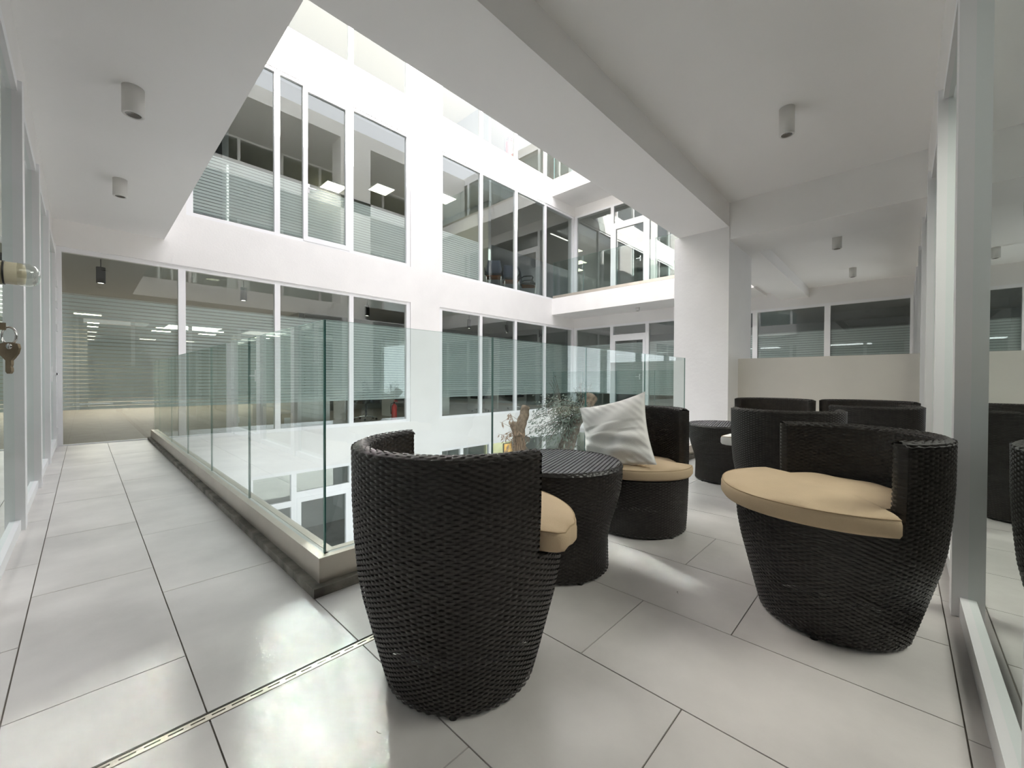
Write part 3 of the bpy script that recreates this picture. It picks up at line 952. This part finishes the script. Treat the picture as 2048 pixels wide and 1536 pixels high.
kpart(MB().box(X1 + 0.008, -0.058, ky - 0.0012, ky + 0.0012, kz - 0.004, kz + 0.004), 'lock_key', M['key'])
kd = Vector((0.66, -0.75, 0.0)); kx = Vector((-0.0560, ky, 0))
def kp(u, z, w=0.0): return tuple(kx + kd * u + Vector((0.75, 0.66, 0)) * w + Vector((0, 0, z)))
ringp = [kp(0.0085 * math.cos(2 * PI * k / 24), kz - 0.010 + 0.0095 * math.sin(2 * PI * k / 24)) for k in range(25)]
kpart(MB().tube(ringp, 0.0011, 6, caps=False), 'key_ring', M['chrome'], True)
out = [(-0.017, -0.022), (-0.020, -0.030), (-0.016, -0.042), (-0.008, -0.050), (-0.005, -0.053), (-0.005, -0.074), (-0.002, -0.078), (0.003, -0.078), (0.006, -0.074), (0.006, -0.068), (0.0045, -0.065), (0.006, -0.061), (0.006, -0.053), (0.010, -0.049), (0.017, -0.040), (0.020, -0.030), (0.018, -0.022), (0.006, -0.019), (-0.006, -0.019)]
m = MB()
nk = len(out)
for w in (-0.0012, 0.0012):
    for u, z in out: m.v.append(kp(u * 0.62, kz + z * 0.58 - 0.006, w))
m.f = [tuple(range(nk - 1, -1, -1)), tuple(range(nk, 2 * nk))] + [(k, (k + 1) % nk, nk + (k + 1) % nk, nk + k) for k in range(nk)]
m.mi = [0] * len(m.f)
kpart(m, 'key_blade', M['key'])
kpart(MB().tube([kp(0.002, kz - 0.0215, -0.0022), kp(0.002, kz - 0.0215, 0.0022)], 0.0030, 12), 'key_hole_rim', M['chrome'], True)

# ------------------------------------------------------------------ lights and furniture inside the offices
for i, x in enumerate((0.213, 2.322, 5.058, 8.496, 10.212, 12.062)):
    where = ['in the window beside the walkway', 'behind the second pane from the walkway', 'behind the last pane before the pier', 'behind the first pane right of the pier', 'behind the second pane right of the pier', 'behind the third pane right of the pier'][i]
    r = tag(empty('pendant_spot', (x, 10.0, 3.05)), 'black cylinder spotlight hanging indoors ' + where, 'ceiling light', 'black spotlights in the far office')
    MB().tube([(0, 0, 0), (0, 0, -0.16)], 0.008, 6).build('stem', M['black'], r)
    MB().lathe([(0.001, -0.14), (0.06, -0.14), (0.06, -0.41), (0.05, -0.415)], 16).build('spot_body', M['black'], r, True)
    MB().lathe([(0.05, -0.405), (0.001, -0.405)], 12).build('bulb', M['led_spot'], r)
ORD = ('nearest', 'second', 'third', 'fourth', 'fifth', 'farthest')
for row, y in enumerate((18.6, 21.4, 22.9, 25.6, 28.2, 30.6)):
    for cidx, x in enumerate((0.1, 2.3, 3.9)):
        if cidx and row in (0, 3, 5): continue
        r = tag(empty('ceiling_panel_light', (x, y, 3.05)), 'glowing ceiling panel light deep in the far office, ' + ORD[row] + ' panel of the ' + ('left', 'middle', 'right')[cidx] + ' row', 'ceiling light', 'panel lights of the deep office')
        MB().box(-0.33, 0.33, -0.18, 0.18, -0.03, 0.0).build('housing', M['frame'], r)
        MB().box(-0.30, 0.30, -0.15, 0.15, -0.034, -0.03).build('diffuser', M['led'], r)
for x, y, lab in ((6.94, 12.7, 'glowing square ceiling panel upstairs inside the last pane left of the pier'), (5.75, 13.7, 'glowing square ceiling panel upstairs by the last mullion left of the pier'), (8.8, 11.74, 'glowing square ceiling panel upstairs behind the first pane right of the pier')):
    r = tag(empty('ceiling_panel_light', (x, y, 7.4)), lab, 'ceiling light')
    MB().box(-0.33, 0.33, -0.33, 0.33, -0.03, 0.0).build('housing', M['frame'], r)
    MB().box(-0.30, 0.30, -0.30, 0.30, -0.034, -0.03).build('diffuser', M['led'], r)
r = tag(empty('tube_light', (13.6, 7.7, 6.95)), 'white tube light hanging upstairs behind the corner window', 'ceiling light')
MB().box(-0.6, 0.6, -0.04, 0.04, -0.05, 0.0).build('housing', M['frame'], r)
MB().box(-0.58, 0.58, -0.03, 0.03, -0.056, -0.05).build('diffuser', M['led_spot'], r)
MB().tube([(-0.4, 0, 0.45), (-0.4, 0, 0)], 0.005, 5).build('hanger', M['frame'], r)
MB().tube([(0.4, 0, 0.45), (0.4, 0, 0)], 0.005, 5).build('hanger', M['frame'], r)

def cabinet(x0, x1, y, z1, label):
    r = tag(empty('cabinet', ((x0 + x1) / 2, y, 0)), label, 'cabinet')
    w = (x1 - x0) / 2
    MB().box(-w, w, 0.02, 0.42, -0.02, z1).build('body', M['desk'], r)
    MB().box(-w + 0.01, w - 0.01, 0.0, 0.02, 0.05, z1 - 0.01).build('door', M['desk'], r)
    return r
cabinet(3.24, 3.95, 9.6, 0.60, 'low white cabinet indoors beside the carton, below the frosted film')
cabinet(7.10, 7.42, 9.6, 0.60, 'narrow white cabinet indoors right of the pier, below the frosted film')
def desk(x, y, w, label):
    r = tag(empty('desk', (x, y, -0.02)), label, 'desk', 'white desks in the far office')
    MB().box(-w / 2, w / 2, -0.35, 0.35, 0.71, 0.74).build('desktop', M['desk'], r)
    for s_ in (-1, 1): MB().box(s_ * (w / 2 - 0.02) - 0.015, s_ * (w / 2 - 0.02) + 0.015, -0.33, 0.33, 0.0, 0.71).build('leg_panel', M['desk'], r)
    return r
desk(5.15, 10.3, 1.4, 'white desk indoors in front of the extinguisher, left of the pier')
desk(2.05, 10.6, 1.4, 'white desk indoors behind the third upright from the walkway')
desk(8.35, 10.4, 1.5, 'white desk indoors behind the first pane right of the pier')
desk(10.6, 10.4, 1.5, 'white desk indoors behind the third pane right of the pier')
def swivel(x, y, ang, label):
    r = tag(empty('swivel_chair', (x, y, -0.02), ang), label, 'chair', 'swivel chairs in the far office')
    for k in range(5):
        a = k * 2 * PI / 5
        MB().tube([(0, 0, 0.09), (0.28 * math.cos(a), 0.28 * math.sin(a), 0.06)], [0.02, 0.012], 6).build('base_arm', M['chrome'], r)
        MB().lathe([(0.001, 0), (0.025, 0.005), (0.025, 0.045), (0.001, 0.05)], 10).build('caster', M['black'], r, True, (0.27 * math.cos(a), 0.27 * math.sin(a), 0))
    MB().tube([(0, 0, 0.08), (0, 0, 0.42)], 0.025, 8).build('post', M['black'], r)
    MB().box(-0.24, 0.24, -0.24, 0.24, 0.42, 0.49).build('seat', M['black'], r)
    MB().box(-0.26, -0.21, -0.22, 0.22, 0.55, 0.98).box(-0.25, -0.22, -0.03, 0.03, 0.45, 0.56).build('backrest', M['mesh_grey'], r)
swivel(8.75, 9.72, A(80), 'swivel chair indoors at the desk behind the first two panes right of the pier')
swivel(10.35, 9.75, A(100), 'swivel chair indoors behind the third pane right of the pier')
swivel(4.9, 9.75, A(95), 'swivel chair indoors near the extinguisher left of the pier')
bx = tag(empty('carton', (2.97, 9.5, -0.02)), 'brown carton on the office floor beside the low white cabinet', 'box')
MB().box(-0.11, 0.11, -0.1, 0.1, 0.0, 0.28).build('body', M['carton'], bx)
MB().box(-0.06, 0.06, -0.103, -0.1, 0.08, 0.2).build('label', M['desk'], bx)
MB().box(-0.112, 0.112, -0.025, 0.025, 0.279, 0.283).build('tape', M['room_wall'], bx)

def extinguisher(x, y, z, label, s=1.0):
    r = tag(empty('fire_extinguisher', (x, y, z)), label, 'extinguisher')
    r.scale = (s, s, s)
    MB().lathe([(0.001, 0.0), (0.06, 0.0), (0.065, 0.01), (0.065, 0.30), (0.05, 0.355), (0.022, 0.375), (0.022, 0.39), (0.001, 0.39)], 20).build('cylinder', M['red'], r, True)
    MB().lathe([(0.001, 0.39), (0.02, 0.39), (0.02, 0.425), (0.001, 0.425)], 12).build('valve', M['black'], r, True)
    MB().box(-0.012, 0.09, -0.01, 0.01, 0.425, 0.44).box(0.0, 0.08, -0.008, 0.008, 0.455, 0.468).build('lever', M['red'], r)
    MB().tube([(-0.02, 0, 0.405), (-0.08, 0, 0.39), (-0.095, 0, 0.30), (-0.085, 0, 0.14)], 0.011, 8).build('hose', M['black'], r, True)
    return r
extinguisher(5.42, 9.28, -0.02, 'red fire extinguisher on the office floor in the window left of the pier', 1.05)
r = extinguisher(9.72, 9.45, 8.15, 'red fire extinguisher on the top floor behind the window right of the pier', 1.9)
MB().box(-0.2, 0.2, -0.1, 0.1, -0.1, 0.0).build('stand', M['red'], r)

def office_chair(x, y, ang, label, s=1.12):
    r = tag(empty('office_chair', (x, y, 3.86), ang), label, 'chair', 'office chairs upstairs')
    r.scale = (s, s, s)
    m = MB()
    n = 10
    for i in range(n + 1):
        t = i / n
        z = 0.46 + 0.54 * t
        xx = -0.20 - 0.10 * t + 0.05 * math.sin(PI * t)
        w = 0.20 + 0.03 * math.sin(PI * t) - 0.02 * t
        for k in range(5):
            y_ = -w + 2 * w * k / 4
            m.v.append((xx + 0.03 * (1 - (y_ / w) ** 2) * -1, y_, z))
    off = len(m.v)
    m.v += [(a - 0.025, b_, c_) for a, b_, c_ in m.v]
    for i in range(n):
        for k in range(4):
            a = i * 5 + k
            m.f.append((a, a + 1, a + 6, a + 5)); m.mi.append(0)
            m.f.append((off + a, off + a + 5, off + a + 6, off + a + 1)); m.mi.append(0)
    for i in range(n):
        for a, b_ in ((i * 5, i * 5 + 5), (i * 5 + 9, i * 5 + 4)):
            m.f.append((a, b_, off + b_, off + a)); m.mi.append(0)
    for k in range(4):
        a = n * 5 + k
        m.f.append((a, a + 1, off + a + 1, off + a)); m.mi.append(0)
    m.build('backrest', M['mesh_grey'], r, True)
    MB().box(-0.22, 0.24, -0.23, 0.23, 0.42, 0.47).box(-0.20, 0.22, -0.21, 0.21, 0.47, 0.485).build('seat', M['black'], r)
    MB().box(-0.20, 0.22, -0.21, 0.21, 0.40, 0.42).build('seat_pan', M['orange_seat'], r)
    for s_ in (-1, 1):
        yy = s_ * 0.26
        MB().tube([(-0.24, yy * 0.85, 0.60), (-0.12, yy, 0.66), (0.12, yy, 0.67), (0.16, yy, 0.63), (0.10, yy * 0.95, 0.46)], 0.018, 8).build('armrest', M['black'], r, True)
        MB().tube([(-0.14, yy * 0.8, 0.42), (0.20, yy * 0.8, 0.41), (0.24, yy * 0.8, 0.36), (0.22, yy * 0.8, 0.03), (0.18, yy * 0.8, 0.012), (-0.22, yy * 0.8, 0.012)], 0.012, 8).build('leg', M['chrome'], r, True)
    return r
office_chair(9.22, 9.62, A(-135), 'blue-grey mesh office chair upstairs behind the glass, leftmost of the three')
office_chair(10.02, 9.62, A(-130), 'blue-grey mesh office chair upstairs behind the glass, middle of the three')
office_chair(10.90, 9.62, A(-50), 'blue-grey mesh office chair upstairs behind the glass, rightmost of the three')

# yellow wall and poster on the ground floor
struct(MB().box(9.7, 11.25, 10.5, 10.6, -3.9, -0.9).build('wall_yellow', M['yellow']))
pc = tag(empty('poster', (10.78, 10.49, -1.62)), 'small orange framed poster on the yellow wall behind the tree trunk', 'picture')
MB().box(-0.24, 0.24, -0.03, 0.0, -0.30, 0.30).build('frame', M['black'], pc)
MB().box(-0.21, 0.21, -0.034, -0.03, -0.27, 0.27).build('print', M['orange'], pc)

for x, y, a, lab in ((1.925, 0.745, 0.4, 'tiny curled dry leaf on the tiles between the front table and the glass-wall chair'), (1.99, 1.02, 1.3, 'tiny dark leaf scrap on the tiles beside the front table'), (0.575, 1.06, 2.0, 'tiny brown leaf scrap on the sunlit tiles left of the nearest chair')):
    m = MB()
    for k in range(9):
        t = k / 8 * 2.6
        for w in (-0.004, 0.004): m.v.append((0.009 * math.cos(t), 0.009 * math.sin(t) + w * 0.3, 0.0006 + abs(w) * math.sin(PI * k / 8) + 0.001 * (w > 0)))
    for k in range(8): m.f.append((2 * k, 2 * k + 2, 2 * k + 3, 2 * k + 1)); m.mi.append(0)
    o = tag(m.build('dry_leaf', M['bark_dark']), lab, 'leaf')
    o.location = (x, y, 0.0003); o.rotation_euler = (0, 0, a)

# ------------------------------------------------------------------ trees in the court
def jitter_path(pts, n, j):
    pts = [Vector(p) for p in pts]
    o = []
    for i in range(len(pts) - 1):
        for k in range(n):
            t = k / n
            p = pts[i].lerp(pts[i + 1], t)
            o.append(p + Vector((rng.uniform(-j, j), rng.uniform(-j, j), 0)))
    o.append(pts[-1])
    return o
t1 = tag(empty('tree', (5.7, 5.5, -3.9)), 'pale pruned tree trunk ending in two sawn stubs, left of the leafy one', 'tree')
def tpart(mb, name, m, par, sm=True):
    o = mb.build(name, m, par, sm); o.matrix_parent_inverse = Matrix.Translation(-par.location); return o
p = jitter_path([(5.75, 5.5, -3.9), (5.85, 5.52, -2.0), (5.96, 5.5, -0.35), (6.0, 5.5, 0.02), (6.10, 5.5, 0.25), (6.18, 5.5, 0.455)], 4, 0.012)
tpart(MB().tube(p, list(np.linspace(0.15, 0.088, len(p))), 12), 'trunk', M['bark'], t1)
p = jitter_path([(5.96, 5.5, -0.10), (5.86, 5.48, 0.03), (5.76, 5.46, 0.14)], 4, 0.006)
tpart(MB().tube(p, list(np.linspace(0.10, 0.07, len(p))), 10), 'branch', M['bark'], t1)
p = jitter_path([(5.99, 5.44, -0.16), (6.12, 5.36, -0.20)], 3, 0.004)
tpart(MB().tube(p, list(np.linspace(0.08, 0.06, len(p))), 10), 'branch', M['bark_dark'], t1)
tpart(MB().tube([(6.18, 5.5, 0.452), (6.183, 5.5, 0.459)], 0.084, 12), 'cut_end', M['dry'], t1)
# hanging dead roots and twigs
m = MB()
for k in range(26):
    a = rng.uniform(0, 2 * PI); z0 = rng.uniform(-0.30, 0.0)
    x, y = 5.95 + 0.13 * math.cos(a), 5.5 + 0.13 * math.sin(a)
    m.tube([(x, y, z0), (x + rng.uniform(-.05, .05), y - .02, z0 - 0.25), (x + rng.uniform(-.16, .16), y - .04, z0 - rng.uniform(.4, .7))], [0.010, 0.007, 0.003], 4)
tw = []
for k in range(24):
    b0 = Vector((rng.uniform(5.72, 5.98), 5.47, rng.uniform(-0.35, 0.25)))
    dv = Vector((rng.uniform(-0.9, -0.2), rng.uniform(-.4, .2), rng.uniform(-0.35, 0.55)))
    L = rng.uniform(0.25, 0.6)
    pts = [b0, b0 + dv * L * 0.5 + Vector((0, 0, rng.uniform(-.04, .06))), b0 + dv * L]
    m.tube(pts, [0.006, 0.004, 0.002], 4)
    tw.append(pts)
stuff(tpart(m, 'dry_twigs', M['dry'], t1))
def leaves(spots, size, m=None):
    m = m or MB()
    for p, dv in spots:
        L = size * rng.uniform(0.7, 1.3)
        d = (dv + Vector(rng.uniform(-.6, .6, 3))).normalized()
        sd = d.cross(Vector(rng.uniform(-1, 1, 3))).normalized() * L * 0.17
        nrm = d.cross(sd).normalized() * L * 0.06
        b = len(m.v)
        m.v += [tuple(p), tuple(p + d * L * .5 + sd + nrm), tuple(p + d * L), tuple(p + d * L * .5 - sd + nrm), tuple(p + d * L * .5)]
        m.f += [(b, b + 1, b + 4), (b + 1, b + 2, b + 4), (b + 2, b + 3, b + 4), (b + 3, b, b + 4)]
        m.mi += [0] * 4
    return m
sp_ = []
for pts in tw:
    for t in range(2):
        sp_.append((pts[2].lerp(pts[1], rng.uniform(0, .6)), Vector((-.4, 0, -.7))))
stuff(tpart(leaves(sp_, 0.10), 'dry_leaves', M['dry'], t1, False))

t2 = tag(empty('tree', (6.4, 5.0, -3.9)), 'dark leaning tree trunk with a sawn top and grey-green leafy sprays', 'tree')
p = jitter_path([(6.35, 5.0, -3.9), (6.6, 5.0, -2.0), (6.83, 5.0, -0.46), (7.02, 5.0, -0.18), (7.20, 5.0, 0.10), (7.52, 5.0, 0.34)], 4, 0.012)
tpart(MB().tube(p, list(np.linspace(0.19, 0.125, len(p))), 12), 'trunk', M['bark_dark'], t2)
p = jitter_path([(7.46, 5.0, 0.30), (7.66, 5.0, 0.47), (7.79, 4.99, 0.615)], 4, 0.006)
tpart(MB().tube(p, list(np.linspace(0.125, 0.15, len(p))), 12), 'stub', M['bark'], t2)
tpart(MB().tube([(7.786, 4.99, 0.610), (7.792, 4.99, 0.620)], 0.145, 12), 'cut_end', M['cut'], t2)
m = MB(); sp_ = []
def spray(b0, b1, droop, nl, side=0.14):
    b0, b1 = Vector(b0), Vector(b1)
    L = (b1 - b0).length
    mid = b0.lerp(b1, 0.55) + Vector((0, 0, droop))
    pts = [b0.lerp(mid, t).lerp(mid.lerp(b1, t), t) for t in np.linspace(0, 1, 8)]
    m.tube(pts, list(np.linspace(0.010, 0.003, 8)), 4)
    d = (b1 - b0).normalized()
    for k in range(nl):
        t = rng.uniform(0.15, 1.0)
        i = min(6, int(t * 7))
        q = pts[i].lerp(pts[i + 1], t * 7 - i) + Vector(rng.normal(0, side * 0.5, 3))
        sp_.append((q, d * 0.8 + Vector((0, 0, -0.55))))
for k in range(36):
    x0 = rng.uniform(6.9, 7.55); z0 = 0.1 + (x0 - 6.9) * 0.5
    x1 = rng.uniform(5.75, 7.2); z1 = rng.uniform(-0.40, 0.62) + 0.16 * (x1 - 6.3)
    spray((x0, 5.0, z0), (x1, rng.uniform(4.6, 5.4), z1), rng.uniform(0.05, 0.30), 62)
for k in range(7):
    spray((7.45, 5.0, 0.4), (rng.uniform(7.3, 7.95), rng.uniform(4.8, 5.2), rng.uniform(0.75, 0.97)), 0.05, 16, 0.09)
for k in range(10):
    x1 = rng.uniform(5.9, 7.5)
    spray((6.8, 5.0, -0.4), (x1, rng.uniform(4.6, 5.3), rng.uniform(-1.0, -0.3)), 0.12, 36, 0.16)
for k in range(4):
    spray((6.75, 5.0, 0.35), (6.30 + 0.06 * k, 5.0, 0.95 + 0.05 * k), 0.1, 3, 0.02)
stuff(tpart(m, 'branches', M['bark_dark'], t2))
stuff(tpart(leaves(sp_, 0.066), 'foliage', M['leaf'], t2, False))
